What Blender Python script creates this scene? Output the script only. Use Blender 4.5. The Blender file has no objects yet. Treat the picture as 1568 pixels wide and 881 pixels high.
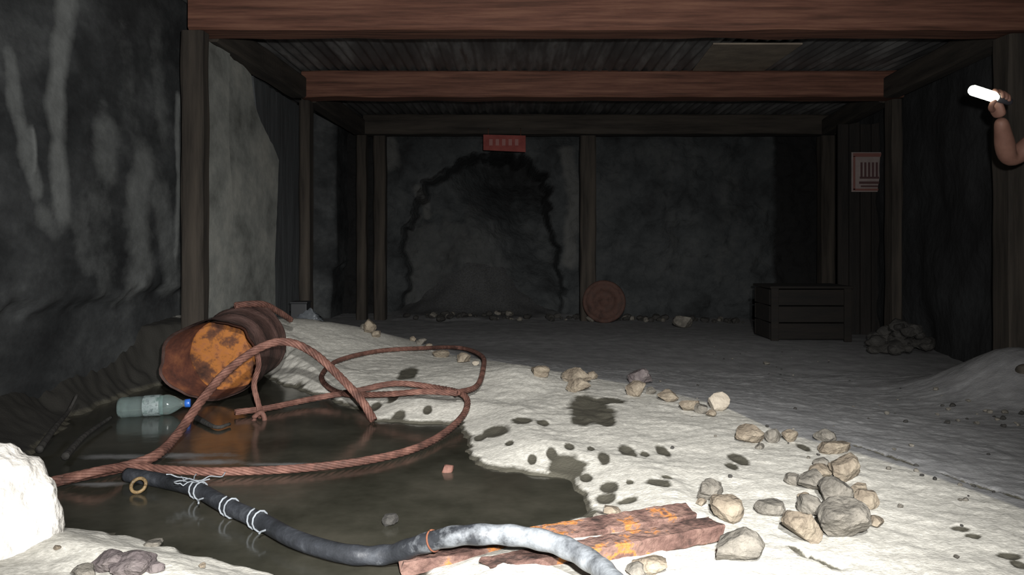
import bpy, bmesh, math, random
import numpy as np
from mathutils import Vector, Matrix, noise, Euler
random.seed(7)
sc = bpy.context.scene
try:
    sc.view_settings.view_transform = 'Standard'
    sc.view_settings.look = 'None'
except Exception as e:
    print(e)
F = 1220.0; CX = 784.0; HZ = 370.0; CH = 0.70     # focal length, centre, horizon, eye height (survey of the photo)
def P(u, v, Y):
    return Vector(((u-CX)/F*Y, Y, CH-(v-HZ)/F*Y))
def fbm(x, y, z=0.0, o=4):
    return noise.fractal(Vector((x, y, z)), 1.0, 2.0, o)
def sstep(a, b, x):
    t = np.clip((x-a)/(b-a), 0, 1)
    return t*t*(3-2*t)

# ------------------------------------------------------------------ materials
def nodes(m):
    m.use_nodes = True
    return m.node_tree.nodes, m.node_tree.links
def mat(name, cols, scale=5, rough=.85, metal=0.0, bump=.4, bscale=None, stretch=(1,1,1), detail=8, spec=.3, pos=None, bdist=.01):
    m = bpy.data.materials.new(name); n, l = nodes(m)
    b = n['Principled BSDF']
    tc = n.new('ShaderNodeTexCoord'); mp = n.new('ShaderNodeMapping'); mp.inputs['Scale'].default_value = stretch
    l.new(tc.outputs['Object'], mp.inputs['Vector'])
    nz = n.new('ShaderNodeTexNoise'); nz.inputs['Scale'].default_value = scale; nz.inputs['Detail'].default_value = detail
    nz.inputs['Roughness'].default_value = .65
    l.new(mp.outputs[0], nz.inputs['Vector'])
    r = n.new('ShaderNodeValToRGB'); l.new(nz.outputs['Fac'], r.inputs['Fac'])
    k = len(cols)
    if pos is None: pos = [0.32+0.36*i/(max(1, k-1)) for i in range(k)]
    while len(r.color_ramp.elements) < k: r.color_ramp.elements.new(.5)
    for i, c in enumerate(cols):
        r.color_ramp.elements[i].position = pos[i]; r.color_ramp.elements[i].color = (*c, 1)
    l.new(r.outputs[0], b.inputs['Base Color'])
    b.inputs['Roughness'].default_value = rough; b.inputs['Metallic'].default_value = metal
    b.inputs['Specular IOR Level'].default_value = spec
    if bump > 0:
        n2 = n.new('ShaderNodeTexNoise'); n2.inputs['Scale'].default_value = bscale or scale*4; n2.inputs['Detail'].default_value = 6
        l.new(mp.outputs[0], n2.inputs['Vector'])
        bp = n.new('ShaderNodeBump'); bp.inputs['Strength'].default_value = bump; bp.inputs['Distance'].default_value = bdist
        l.new(n2.outputs['Fac'], bp.inputs['Height']); l.new(bp.outputs[0], b.inputs['Normal'])
    return m
def attr_mix(m, attr, col, lo=.35, hi=.6, nscale=18, namp=.5, rough=None, stretch=(1,1,1)):
    """mix an extra colour over the material where a mesh attribute is high, broken up by noise"""
    n, l = nodes(m); b = n['Principled BSDF']
    src = b.inputs['Base Color'].links[0].from_socket
    a = n.new('ShaderNodeAttribute'); a.attribute_name = attr
    tc = n.new('ShaderNodeTexCoord'); mp = n.new('ShaderNodeMapping'); mp.inputs['Scale'].default_value = stretch
    l.new(tc.outputs['Object'], mp.inputs['Vector'])
    nz = n.new('ShaderNodeTexNoise'); nz.inputs['Scale'].default_value = nscale; nz.inputs['Detail'].default_value = 8
    nz.inputs['Roughness'].default_value = .65
    l.new(mp.outputs[0], nz.inputs['Vector'])
    s = n.new('ShaderNodeMath'); s.operation = 'MULTIPLY_ADD'
    l.new(nz.outputs['Fac'], s.inputs[0]); s.inputs[1].default_value = namp; s.inputs[2].default_value = -namp*.5
    ad = n.new('ShaderNodeMath'); ad.operation = 'ADD'
    l.new(a.outputs['Fac'], ad.inputs[0]); l.new(s.outputs[0], ad.inputs[1])
    mr = n.new('ShaderNodeMapRange'); mr.inputs['From Min'].default_value = lo; mr.inputs['From Max'].default_value = hi
    l.new(ad.outputs[0], mr.inputs['Value'])
    mx = n.new('ShaderNodeMix'); mx.data_type = 'RGBA'
    l.new(mr.outputs[0], mx.inputs[0]); l.new(src, mx.inputs[6])
    if isinstance(col, list):   # two-tone grainy colour
        g = n.new('ShaderNodeTexNoise'); g.inputs['Scale'].default_value = 60; g.inputs['Detail'].default_value = 10; g.inputs['Roughness'].default_value = .8
        l.new(tc.outputs['Object'], g.inputs['Vector'])
        rp = n.new('ShaderNodeValToRGB'); rp.color_ramp.elements[0].position = .38; rp.color_ramp.elements[1].position = .60
        rp.color_ramp.elements[0].color = (*col[0], 1); rp.color_ramp.elements[1].color = (*col[1], 1)
        l.new(g.outputs['Fac'], rp.inputs['Fac']); l.new(rp.outputs[0], mx.inputs[7])
    else:
        mx.inputs[7].default_value = (*col, 1)
    l.new(mx.outputs[2], b.inputs['Base Color'])
    if rough is not None:
        rr = n.new('ShaderNodeMapRange'); rr.inputs['To Min'].default_value = b.inputs['Roughness'].default_value
        rr.inputs['To Max'].default_value = rough
        l.new(mr.outputs[0], rr.inputs['Value']); l.new(rr.outputs[0], b.inputs['Roughness'])
    return m
def flat(name, c, rough=.6, metal=0, emit=0):
    m = bpy.data.materials.new(name); n, l = nodes(m); b = n['Principled BSDF']
    b.inputs['Base Color'].default_value = (*c, 1); b.inputs['Roughness'].default_value = rough; b.inputs['Metallic'].default_value = metal
    if emit:
        b.inputs['Emission Color'].default_value = (*c, 1); b.inputs['Emission Strength'].default_value = emit
    return m

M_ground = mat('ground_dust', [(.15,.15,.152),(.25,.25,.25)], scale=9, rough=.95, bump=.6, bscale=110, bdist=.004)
attr_mix(M_ground, 'lit_sand', [(.33,.32,.285),(.52,.505,.455)], .3, .75, 14, .35)  # pale sand, with the lit/less lit floor divide painted into the albedo
attr_mix(M_ground, 'mud', (.022,.021,.018), .35, .65, 8, .5, .6)
attr_mix(M_ground, 'rubbly', [(.028,.028,.028),(.065,.066,.066)], .2, .6, 5, .4)
attr_mix(M_ground, 'wet', (.066,.062,.048), .38, .62, 26, .45, .6)
M_wallL = mat('wet_rock_wall', [(.010,.011,.012),(.022,.024,.025),(.042,.045,.046),(.075,.08,.08)], scale=3.2, rough=.8, bump=.7, bscale=16, stretch=(1,.55,1), bdist=.012, detail=12)
attr_mix(M_wallL, 'streak_or_shade', (.18,.19,.185), .22, 1.0, 10, .7, stretch=(1,.55,1))
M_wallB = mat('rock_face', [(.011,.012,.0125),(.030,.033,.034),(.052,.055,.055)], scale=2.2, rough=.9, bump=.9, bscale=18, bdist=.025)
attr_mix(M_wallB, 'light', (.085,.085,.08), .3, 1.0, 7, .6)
attr_mix(M_wallB, 'streak_or_shade', (.007,.007,.007), .35, .7, 12, .5)  # near-black: crack line, painted recess shade, dark wall ends
M_wallR = mat('rock_wall_dark', [(.011,.011,.012),(.030,.032,.033)], scale=2, rough=.9, bump=.7, bscale=14, bdist=.02)
M_panel = mat('grey_render_panel', [(.085,.088,.08),(.20,.208,.192),(.30,.30,.27)], scale=5, rough=.9, bump=.7, bscale=14, stretch=(1,.4,.6), bdist=.012, detail=11)
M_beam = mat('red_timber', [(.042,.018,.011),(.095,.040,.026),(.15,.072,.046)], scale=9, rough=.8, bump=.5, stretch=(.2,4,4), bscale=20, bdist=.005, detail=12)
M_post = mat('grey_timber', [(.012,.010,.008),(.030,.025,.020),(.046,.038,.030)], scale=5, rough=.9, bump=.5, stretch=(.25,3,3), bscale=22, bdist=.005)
M_corr = mat('corrugated_sheet', [(.020,.020,.021),(.065,.064,.063),(.14,.14,.137),(.045,.031,.026)], scale=2.2, rough=.55, bump=.2, stretch=(3.5,.5,1), spec=.6, pos=[.3,.5,.63,.74])
M_ply = mat('pale_board', [(.12,.10,.08),(.22,.185,.14)], scale=6, bump=.2)
M_rust = mat('rust_dark', [(.035,.014,.010),(.08,.027,.016),(.15,.055,.025)], scale=14, rough=.9, bump=.6, bdist=.004)
M_cable = mat('rusty_cable_metal', [(.040,.020,.015),(.095,.043,.032),(.17,.085,.064)], scale=18, rough=.75, bump=.5, bscale=120, bdist=.002)
M_orange = mat('rust_orange', [(.030,.014,.010),(.09,.036,.018),(.27,.10,.022),(.24,.09,.03),(.08,.030,.016),(.03,.014,.01)], scale=7, rough=.9, bump=.8, bdist=.006, pos=[.32,.42,.49,.54,.60,.70])
M_steel = mat('rusty_steel_section', [(.026,.015,.012),(.085,.047,.038),(.14,.085,.068),(.32,.12,.025),(.10,.054,.042),(.04,.019,.014)], scale=9, rough=.9, bump=1, bscale=60, bdist=.009, pos=[.33,.43,.52,.56,.60,.70])
M_hose = mat('scuffed_rubber', [(.008,.009,.010),(.020,.022,.026),(.055,.06,.068)], scale=12, rough=.5, bump=.3, stretch=(1,1,1), pos=[.3,.55,.75])
attr_mix(M_hose, 'dusty', (.20,.215,.23), .35, .75, 22, 1.2)
ROCKS = [mat('rock_tan', [(.055,.043,.031),(.14,.115,.086),(.24,.205,.155)], scale=11, bump=1, bscale=40, bdist=.014),
         mat('rock_grey', [(.045,.041,.035),(.10,.092,.078),(.18,.165,.14)], scale=11, bump=1, bscale=40, bdist=.014),
         mat('rock_reddish', [(.036,.029,.029),(.082,.068,.068),(.145,.125,.12)], scale=11, bump=1, bscale=40, bdist=.014),
         mat('rock_dark', [(.016,.015,.014),(.042,.040,.036)], scale=9, bump=.8, bscale=40, bdist=.01),
         mat('rock_pale', [(.22,.19,.15),(.36,.32,.26)], scale=9, bump=.6, bscale=50, bdist=.006)]

# ------------------------------------------------------------------ mesh helpers
def mobj(name, vs, fs, m, parent=None, smooth=True, loc=None):
    me = bpy.data.meshes.new(name); me.from_pydata([tuple(v) for v in vs], [], fs); me.update()
    for mm in (m if isinstance(m, (list, tuple)) else [m]): me.materials.append(mm)
    if smooth: me.polygons.foreach_set('use_smooth', [True]*len(me.polygons))
    o = bpy.data.objects.new(name, me); sc.collection.objects.link(o)
    if parent: o.parent = parent
    return o
def empty(name, loc=(0,0,0)):
    e = bpy.data.objects.new(name, None); e.location = loc; e.empty_display_size = .1; sc.collection.objects.link(e); return e
def set_attr(o, name, arr):
    a = o.data.attributes.new(name, 'FLOAT', 'POINT'); a.data.foreach_set('value', np.asarray(arr, dtype=np.float32).ravel())
def grid_faces(nu, nv, flip=False):
    f = []
    for i in range(nu-1):
        for j in range(nv-1):
            q = (i*nv+j, (i+1)*nv+j, (i+1)*nv+j+1, i*nv+j+1)
            f.append(q[::-1] if flip else q)
    return f
def catmull(pts, step=.01):
    pts = [Vector(p) for p in pts]; pts = [pts[0]*2-pts[1]]+pts+[pts[-1]*2-pts[-2]]
    out = []
    for i in range(1, len(pts)-2):
        p0, p1, p2, p3 = pts[i-1:i+3]
        k = max(2, int((p2-p1).length/step))
        for s in range(k):
            t = s/k
            out.append(.5*((2*p1)+(p2-p0)*t+(2*p0-5*p1+4*p2-p3)*t*t+(3*p1-p0-3*p2+p3)*t**3))
    out.append(pts[-2]); return out
def frames(path):
    T = []; n = len(path)
    for i in range(n):
        T.append((path[min(i+1, n-1)]-path[max(i-1, 0)]).normalized())
    up = Vector((0,0,1)) if abs(T[0].z) < .9 else Vector((1,0,0))
    N = [(up-T[0]*up.dot(T[0])).normalized()]
    for i in range(1, n):
        v = N[-1]-T[i]*N[-1].dot(T[i]); N.append(v.normalized())
    return T, N, [T[i].cross(N[i]) for i in range(n)]
def tube_geo(path, rad, sides=8, voff=0, caps=True):
    T, N, B = frames(path); vs = []; fs = []
    for i, p in enumerate(path):
        r = rad(i/(len(path)-1)) if callable(rad) else rad
        for k in range(sides):
            a = 2*math.pi*k/sides
            vs.append(p+(N[i]*math.cos(a)+B[i]*math.sin(a))*r)
    for i in range(len(path)-1):
        for k in range(sides):
            k2 = (k+1) % sides
            fs.append((voff+i*sides+k, voff+i*sides+k2, voff+(i+1)*sides+k2, voff+(i+1)*sides+k))
    if caps:
        fs.append(tuple(voff+k for k in range(sides))[::-1]); fs.append(tuple(voff+(len(path)-1)*sides+k for k in range(sides)))
    return vs, fs
def cable(name, pts, R, m, parent, strands=6, pitch=.16):
    path = catmull(pts, .008); T, N, B = frames(path)
    L = [0]
    for i in range(1, len(path)): L.append(L[-1]+(path[i]-path[i-1]).length)
    vs = []; fs = []
    for s in range(strands):
        sub = [path[i]+(N[i]*math.cos(2*math.pi*(L[i]/pitch+s/strands))+B[i]*math.sin(2*math.pi*(L[i]/pitch+s/strands)))*R*.62 for i in range(len(path))]
        a, b = tube_geo(sub, R*.40, 6, len(vs)); vs += a; fs += b
    a, b = tube_geo(path, R*.55, 6, len(vs)); vs += a; fs += b
    return mobj(name, vs, fs, m, parent)
def timber(name, a, b, w, h, m, parent=None, rough=.004, up=(0,0,1)):
    """sawn timber between a and b, chamfered, slightly irregular; local X runs along the length"""
    a = Vector(a); b = Vector(b); L = (b-a).length; x = (b-a).normalized()
    up = Vector(up)
    if abs(x.dot(up)) > .95: up = Vector((0,1,0))
    y = up.cross(x).normalized(); z = x.cross(y)
    c = .012; sec = [(-w/2+c,-h/2),(w/2-c,-h/2),(w/2,-h/2+c),(w/2,h/2-c),(w/2-c,h/2),(-w/2+c,h/2),(-w/2,h/2-c),(-w/2,-h/2+c)]
    n = max(6, int(L/.05)); vs = []; fs = []; sd = random.random()*50
    for i in range(n+1):
        t = -L/2+L*i/n
        for k, (p, q) in enumerate(sec):
            vs.append((t, p+rough*2*noise.noise(Vector((t*3+sd, k, 0))), q+rough*2*noise.noise(Vector((t*3+sd, k, 9)))))
    for i in range(n):
        for k in range(8):
            k2 = (k+1) % 8; fs.append((i*8+k, (i+1)*8+k, (i+1)*8+k2, i*8+k2))
    fs.append(tuple(range(8))); fs.append(tuple(n*8+k for k in range(8))[::-1])
    o = mobj(name, vs, fs, m, parent, smooth=False)
    M = Matrix((x, y, z)).transposed().to_4x4(); M.translation = (a+b)/2; o.matrix_world = M
    return o

# ------------------------------------------------------------------ terrain
pool_px = [(20,748),(60,690),(110,640),(200,604),(240,592),(330,580),(400,575),(430,590),(500,610),(545,628),(575,645),(640,650),(700,652),(714,672),(718,700),(745,716),(800,728),(868,738),(885,760),(897,785),(860,806),(790,815),(700,842),(640,880),(600,930),(450,890),(330,858),(200,824),(60,796),(20,785)]
pool = np.array([[(u-CX)/F*(CH*F/(v-HZ)), CH*F/(v-HZ)] for u, v in pool_px])
def poly_sd(X, Y, poly):
    X = np.asarray(X, float); Y = np.asarray(Y, float)
    d = np.full(X.shape, 1e9); ins = np.zeros(X.shape, bool); n = len(poly)
    for i in range(n):
        x0, y0 = poly[i]; x1, y1 = poly[(i+1) % n]
        dx, dy = x1-x0, y1-y0
        t = np.clip(((X-x0)*dx+(Y-y0)*dy)/(dx*dx+dy*dy), 0, 1)
        d = np.minimum(d, np.hypot(X-x0-t*dx, Y-y0-t*dy))
        c = ((y0 > Y) != (y1 > Y)) & (X < (x1-x0)*(Y-y0)/((y1-y0) if abs(y1-y0) > 1e-9 else 1e-9)+x0)
        ins ^= c
    return np.where(ins, d, -d)
crest = [(-1.49,4.6,.255),(-1.22,4.9,.22),(-.92,5.0,.155),(-.59,4.95,.075),(-.42,4.7,.045),(-.09,4.39,.04),(.15,4.13,.035),(.58,3.7,.03),(.85,3.27,.03),(.945,2.77,.03),(1.08,2.55,.03),(1.18,2.33,.03),(1.28,2.0,.03)]
ctrl = crest+[(-1.75,3.6,.22),(-1.75,3.0,.14),(-1.75,2.4,.05),(-1.75,4.2,.27),(-1.75,5,.22),(-1.6,6,0),
 (-1,5.7,-.02),(-.3,5.5,-.05),(.4,5,-.05),(1,4.4,-.05),(1.5,3.6,-.03),(1.7,2.8,-.01),(2,2,.0),(3,2,.02),(3.2,3,.02),
 (-1.6,8,-.1),(0,8,-.11),(1.5,8,-.13),(3,8,-.15),(0,6.6,-.09),(2,6.3,-.09),(3,5,-.08),(3.2,9,-.15),(-1.6,9,-.1),(1,9,-.12),
 (0,1,.03),(1,1,.03),(2,1,.03),(1,1.8,.03),(.5,1.6,.03),(-.5,1.2,.06),(-1,1.4,.09),(-1.7,1.4,.06),(-1.7,.5,.1),(0,0,.03),(2,0,.03),(-1.7,-.6,.1),(3.2,-.6,.05),(0,-.6,.03),
 (0,2.6,.035),(.3,3.2,.04),(-.2,3.6,.045),(.6,2.6,.03),(.0,3.95,.075),(-1.1,4.2,.10),(-.7,4.2,.07)]
C = np.array(ctrl)
def tps(r): return np.where(r > 1e-9, r*r*np.log(np.maximum(r, 1e-9)), 0)
nC = len(C); A = np.zeros((nC+3, nC+3)); A[:nC,:nC] = tps(np.hypot(C[:,None,0]-C[None,:,0], C[:,None,1]-C[None,:,1]))+np.eye(nC)*.002
A[:nC,nC] = 1; A[:nC,nC+1] = C[:,0]; A[:nC,nC+2] = C[:,1]; A[nC:,:nC] = A[:nC,nC:].T
W = np.linalg.solve(A, np.concatenate([C[:,2], [0,0,0]]))
cr = np.array(crest)
def base_h(X, Y):
    z = W[nC]+W[nC+1]*X+W[nC+2]*Y
    for i in range(nC): z = z+W[i]*tps(np.hypot(X-C[i,0], Y-C[i,1]))
    z = z+.23*np.exp(-(((X-2.45)/.33)**2+((Y-3.85)/.38)**2))      # spoil heap on the right
    z = z+.75*np.exp(-(((X+.42)/.62)**2+((Y-9.25)/.48)**2))       # rubble slope from the choked drift
    z = z+.035*np.exp(-(((X-.02)/.16)**2+((Y-3.75)/.22)**2))
    return z
def bound_y(X): return np.interp(X, np.append(cr[:,0], [1.32, 1.6]), np.append(cr[:,1], [1.7, .6]))
def final_h(X, Y, sd, det):
    z = base_h(X, Y)+det
    out = -sd
    zo = np.maximum(z, .012)*sstep(0, .22, out)+.012*sstep(0, .03, out)
    near = sstep(.35, .2, out)
    zo = zo*near+z*(1-near)
    zi = -.004-np.minimum(sd*.5, .12)
    return np.where(sd > 0, zi, zo)
spots_px = [(905,630,28,16),(925,645,16,8),(888,646,12,7),(935,618,20,4),(760,660,18,6),(735,664,8,4),(800,650,14,4),(830,651,9,3),(868,710,24,9),(830,722,13,7),(795,714,15,5),
 (960,692,11,8),(1015,690,8,7),(925,705,8,7),(988,695,6,4),(932,742,11,7),(928,757,13,6),(1010,746,17,5),(1022,735,8,3),(1130,703,11,7),(1120,715,8,5),(1230,685,7,5),
 (898,724,8,5),(965,741,5,3),(845,697,7,5),(905,777,13,6),(960,765,14,4),(872,690,7,4),(450,572,12,4),(420,581,16,5),(625,565,12,6),(603,612,8,5),
 (500,520,10,4),(478,515,12,3),(700,640,10,3),(655,628,6,3),(610,632,9,4),(575,600,8,4),(1470,812,12,3),(1490,822,10,3),(1545,850,14,4),(1560,862,10,5),(905,690,5,3),(780,680,6,3),(815,700,6,4)]
cracks = [[(1310,688),(1350,702),(1402,722)],[(1440,733),(1480,745),(1520,757),(1568,774)],[(1210,850),(1230,862),(1280,881)]]
def ground_pt(u, v, z=.03): 
    Y = (CH-z)*F/(v-HZ); return ((u-CX)/F*Y, Y)
xs = np.concatenate([np.linspace(-1.98, 1.7, 380)[:-1], np.linspace(1.7, 3.4, 70)])
ys = np.concatenate([np.linspace(-.6, 1.3, 24)[:-1], np.linspace(1.3, 4.7, 350)[:-1], np.linspace(4.7, 9.8, 110)])
GX, GY = np.meshgrid(xs, ys, indexing='ij')
n1 = np.array([noise.noise(Vector((x*5, y*5, 0))) for x, y in zip(GX.ravel(), GY.ravel())]).reshape(GX.shape)
n2 = np.array([noise.noise(Vector((x*19, y*19, 3))) for x, y in zip(GX.ravel(), GY.ravel())]).reshape(GX.shape)
n3 = np.array([noise.noise(Vector((x*55, y*55, 7))) for x, y in zip(GX.ravel(), GY.ravel())]).reshape(GX.shape)
sd = poly_sd(GX, GY, pool)+.028*n1+.020*n2
pile = np.exp(-(((GX+.42)/.75)**2+((GY-9.25)/.75)**2))
det = (.007*n1+.004*n2)*(1-.6*sstep(4.2, 5.5, GY))+.0025*n3+.09*pile*n1
Z = final_h(GX, GY, sd, det)
wet = np.clip(1-(-sd)/.045, 0, 1)*.9
for i, (u, v, rx, ry) in enumerate(spots_px):
    zz = .03 if v > 600 or u > 640 else .08
    x0, y0 = ground_pt(u, v, zz); wx = rx/F*y0*1.15; wy = ry*y0*y0/((CH-zz)*F)*1.2
    e = np.sqrt(((GX-x0)/wx)**2+((GY-y0)/wy)**2)+.25*n2
    wet = np.maximum(wet, np.clip(1.25-e*.72, 0, 1)); Z = Z-.008*np.clip(1.2-e, 0, 1)*(sd < 0)
for c in cracks:
    pts = [ground_pt(u, v, .01) for u, v in c]
    for (x0, y0), (x1, y1) in zip(pts[:-1], pts[1:]):
        dx, dy = x1-x0, y1-y0
        t = np.clip(((GX-x0)*dx+(GY-y0)*dy)/(dx*dx+dy*dy), 0, 1)
        d = np.hypot(GX-x0-t*dx, GY-y0-t*dy)+.006*n2
        wet = np.maximum(wet, np.clip(1.1-d/.016, 0, 1)); Z -= .015*np.clip(1-d/.012, 0, 1)
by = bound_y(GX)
lit_sand = sstep(.10, -.10, (GY-by)+.10*n1+.05*n2)*sstep(1.9, 1.2, GX)  # sand up to the crest; fading light beyond and to the right painted in
mud = sstep(.1, -.1, GX-(-1.18-.10*(GY-3.3))+.06*n1)*sstep(1.75, 1.95, GY)*sstep(4.5, 4.2, GY)
vs = np.stack([GX, GY, Z], -1).reshape(-1, 3)
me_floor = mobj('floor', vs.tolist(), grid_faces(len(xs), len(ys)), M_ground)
set_attr(me_floor, 'wet', wet); set_attr(me_floor, 'lit_sand', lit_sand); set_attr(me_floor, 'mud', mud)
set_attr(me_floor, 'rubbly', np.clip(pile*3, 0, 1)*sstep(7.9, 8.5, GY))
from bisect import bisect_right
def Hs(x, y):
    i = min(max(bisect_right(xs, x)-1, 0), len(xs)-2); j = min(max(bisect_right(ys, y)-1, 0), len(ys)-2)
    a = (x-xs[i])/(xs[i+1]-xs[i]); b = (y-ys[j])/(ys[j+1]-ys[j]); a = min(max(a,0),1); b = min(max(b,0),1)
    return float(Z[i,j]*(1-a)*(1-b)+Z[i+1,j]*a*(1-b)+Z[i,j+1]*(1-a)*b+Z[i+1,j+1]*a*b)
def in_pool(x, y): return float(poly_sd(np.array([x]), np.array([y]), pool)[0]) > -.02
def Hw(x, y):
    h = Hs(x, y)
    return max(h, 0) if in_pool(x, y) else h
def G(u, v, dh=0.0):
    """ground point whose survey bearing is (u,v), lifted dh above the surface"""
    Y = .9
    while Y < 9:
        p = P(u, v, Y)
        if p.z-dh <= Hw(p.x, p.y): break
        Y += .01
    p = P(u, v, Y); p.z = Hw(p.x, p.y)+dh
    return p

# water
wx = np.arange(-1.9, .6, .025); wy = np.arange(1.2, 4.5, .025)
WX, WY = np.meshgrid(wx, wy, indexing='ij'); wsd = poly_sd(WX, WY, pool)
vid = {}; wv = []; wf = []
def wid(i, j):
    if (i, j) not in vid:
        vid[(i, j)] = len(wv); wv.append((wx[i], wy[j], 0.0))
    return vid[(i, j)]
for i in range(len(wx)-1):
    for j in range(len(wy)-1):
        if wsd[i, j] > -.06: wf.append((wid(i, j), wid(i+1, j), wid(i+1, j+1), wid(i, j+1)))
M_water = mat('murky_water', [(.014,.014,.010),(.030,.029,.022),(.048,.045,.035)], scale=3, rough=.14, bump=.08, bscale=14, spec=.3, bdist=.01)
attr_mix(M_water, 'foam', (.12,.12,.12), .45, .85, 9, 1.1, .5)
water = mobj('water_pool', wv, wf, M_water)
foam = []
for x, y, z in wv:
    f = 0
    for (u, v, a, b) in [(180,700,.16,.05),(280,698,.22,.05),(330,708,.15,.04),(150,742,.12,.03),(440,712,.2,.03)]:
        fx, fy = ground_pt(u, v, 0); f = max(f, math.exp(-((x-fx)/a)**2-((y-fy)/b)**2))
    foam.append(f*.9)
set_attr(water, 'foam', foam)

# ------------------------------------------------------------------ walls
# left wall with mineral streaks
XL = -1.80
wyv = np.concatenate([np.linspace(-.6, 2, 30)[:-1], np.linspace(2, 9.8, 360)]); wzv = np.linspace(-.3, 2.1, 130)
LY, LZ = np.meshgrid(wyv, wzv, indexing='ij')
nb = np.array([fbm(y*.8, z*1.2, 0, 3) for y, z in zip(LY.ravel(), LZ.ravel())]).reshape(LY.shape)
nf = np.array([fbm(y*5, z*7, 5, 3) for y, z in zip(LY.ravel(), LZ.ravel())]).reshape(LY.shape)
LXv = XL+.030*nb+.003*nf-.06*sstep(.5, .4, LZ+.05*nf)-.30*sstep(6.1, 6.3, LY)*sstep(8.2, 8.0, LY)
streak_or_shade = np.zeros(LY.shape)
streaks = [([(105,0),(97,60),(92,120),(84,190),(86,260),(92,330)],13,.78),([(18,90),(25,160),(32,230),(52,290)],9,.60),([(222,250),(208,330),(222,400),(205,460)],19,.66),
 ([(272,150),(273,250),(271,390)],4,1.1),([(245,300),(262,380),(270,450)],16,.58),([(45,200),(45,260)],4,.8),([(165,215),(165,250)],22,.5),([(150,300),(160,440)],24,.34),([(190,60),(200,200)],20,.28),([(120,330),(140,400)],16,.40),([(240,60),(250,200)],14,.36),([(60,330),(80,350)],10,.5)]
for pts, w, amp in streaks:
    q = []
    for u, v in pts:
        Y = -XL*F/(CX-u); q.append((Y, CH-(v-HZ)/F*Y))
    for (y0, z0), (y1, z1) in zip(q[:-1], q[1:]):
        dy, dz = y1-y0, z1-z0
        t = np.clip(((LY-y0)*dy+(LZ-z0)*dz)/(dy*dy+dz*dz), 0, 1)
        Wd = w/F*y0*1.9
        d = np.hypot((LY-y0-t*dy), (LZ-z0-t*dz))/Wd+.4*nf
        streak_or_shade = np.maximum(streak_or_shade, amp*np.clip(1.45-d*.9, 0, 1))
streak_or_shade *= sstep(.36, .46, LZ+.05*nf)
wl = mobj('wall_left', np.stack([LXv, LY, LZ], -1).reshape(-1, 3).tolist(), grid_faces(len(wyv), len(wzv)), M_wallL)
set_attr(wl, 'streak_or_shade', streak_or_shade)
# back wall with arched, partly choked drift opening
YB = 8.75
bx = np.linspace(-2.2, 3.7, 340); bz = np.linspace(-.35, 2.1, 150)
BX, BZ = np.meshgrid(bx, bz, indexing='ij')
nb = np.array([fbm(x*1.4, z*1.4, 11, 5) for x, z in zip(BX.ravel(), BZ.ravel())]).reshape(BX.shape)
nf = np.array([noise.noise(Vector((x*9, z*9, 5))) for x, z in zip(BX.ravel(), BZ.ravel())]).reshape(BX.shape)
arch_px = [(606,500),(624,430),(612,370),(636,320),(640,275),(690,258),(720,240),(800,236),(842,262),(852,330),(862,420),(868,500)]
arch = np.array([[(u-CX)/F*YB, CH-(v-HZ)/F*YB] for u, v in arch_px])
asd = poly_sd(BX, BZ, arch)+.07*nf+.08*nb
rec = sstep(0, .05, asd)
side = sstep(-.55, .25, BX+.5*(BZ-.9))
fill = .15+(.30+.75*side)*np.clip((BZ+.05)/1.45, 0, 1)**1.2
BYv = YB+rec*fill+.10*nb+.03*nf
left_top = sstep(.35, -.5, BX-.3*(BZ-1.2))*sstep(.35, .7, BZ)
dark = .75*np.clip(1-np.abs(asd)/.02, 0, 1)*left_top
dark = np.maximum(dark, .60*rec*side*sstep(.75, 1.25, BZ+.25*nf))  # shade painted into the deep upper part of the recess
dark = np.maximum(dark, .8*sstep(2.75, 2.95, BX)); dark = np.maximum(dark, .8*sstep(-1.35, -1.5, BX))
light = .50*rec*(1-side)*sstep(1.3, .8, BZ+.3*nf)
for pts, w in [([(868,235),(880,300),(872,400)],13),([(598,222),(600,250)],14),([(640,290),(650,330)],8),([(720,330),(740,440)],30),([(1010,230),(1030,420)],22),([(1120,250),(1110,420)],24)]:  # pale patches; the streak beside the pillar paints on its lit edge
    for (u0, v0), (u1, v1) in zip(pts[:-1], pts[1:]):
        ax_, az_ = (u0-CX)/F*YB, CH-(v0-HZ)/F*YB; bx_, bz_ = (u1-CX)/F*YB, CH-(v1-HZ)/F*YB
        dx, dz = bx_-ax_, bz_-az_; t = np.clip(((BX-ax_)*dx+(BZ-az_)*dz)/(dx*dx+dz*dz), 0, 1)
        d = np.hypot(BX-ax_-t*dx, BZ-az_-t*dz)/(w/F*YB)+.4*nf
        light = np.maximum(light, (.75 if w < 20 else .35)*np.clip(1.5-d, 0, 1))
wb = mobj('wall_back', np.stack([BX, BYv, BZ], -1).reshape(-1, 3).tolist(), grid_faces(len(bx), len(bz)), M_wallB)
set_attr(wb, 'streak_or_shade', dark); set_attr(wb, 'light', light)
# right wall
ctr = [(3.3,-.6),(3.3,3.9),(2.80,4.35),(3.12,6.05),(3.6,9.8)]
pr = [];
for (x0,y0),(x1,y1) in zip(ctr[:-1], ctr[1:]):
    k = max(4, int(math.hypot(x1-x0, y1-y0)/.06))
    for i in range(k): pr.append((x0+(x1-x0)*i/k, y0+(y1-y0)*i/k))
pr.append(ctr[-1]); zz = np.linspace(-.35, 2.1, 45)
wv = [(x+.06*fbm(y*1.4, z*1.4, 31, 4), y, z) for x, y in pr for z in zz]
mobj('wall_right', wv, grid_faces(len(pr), len(zz), True), M_wallR)
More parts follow.
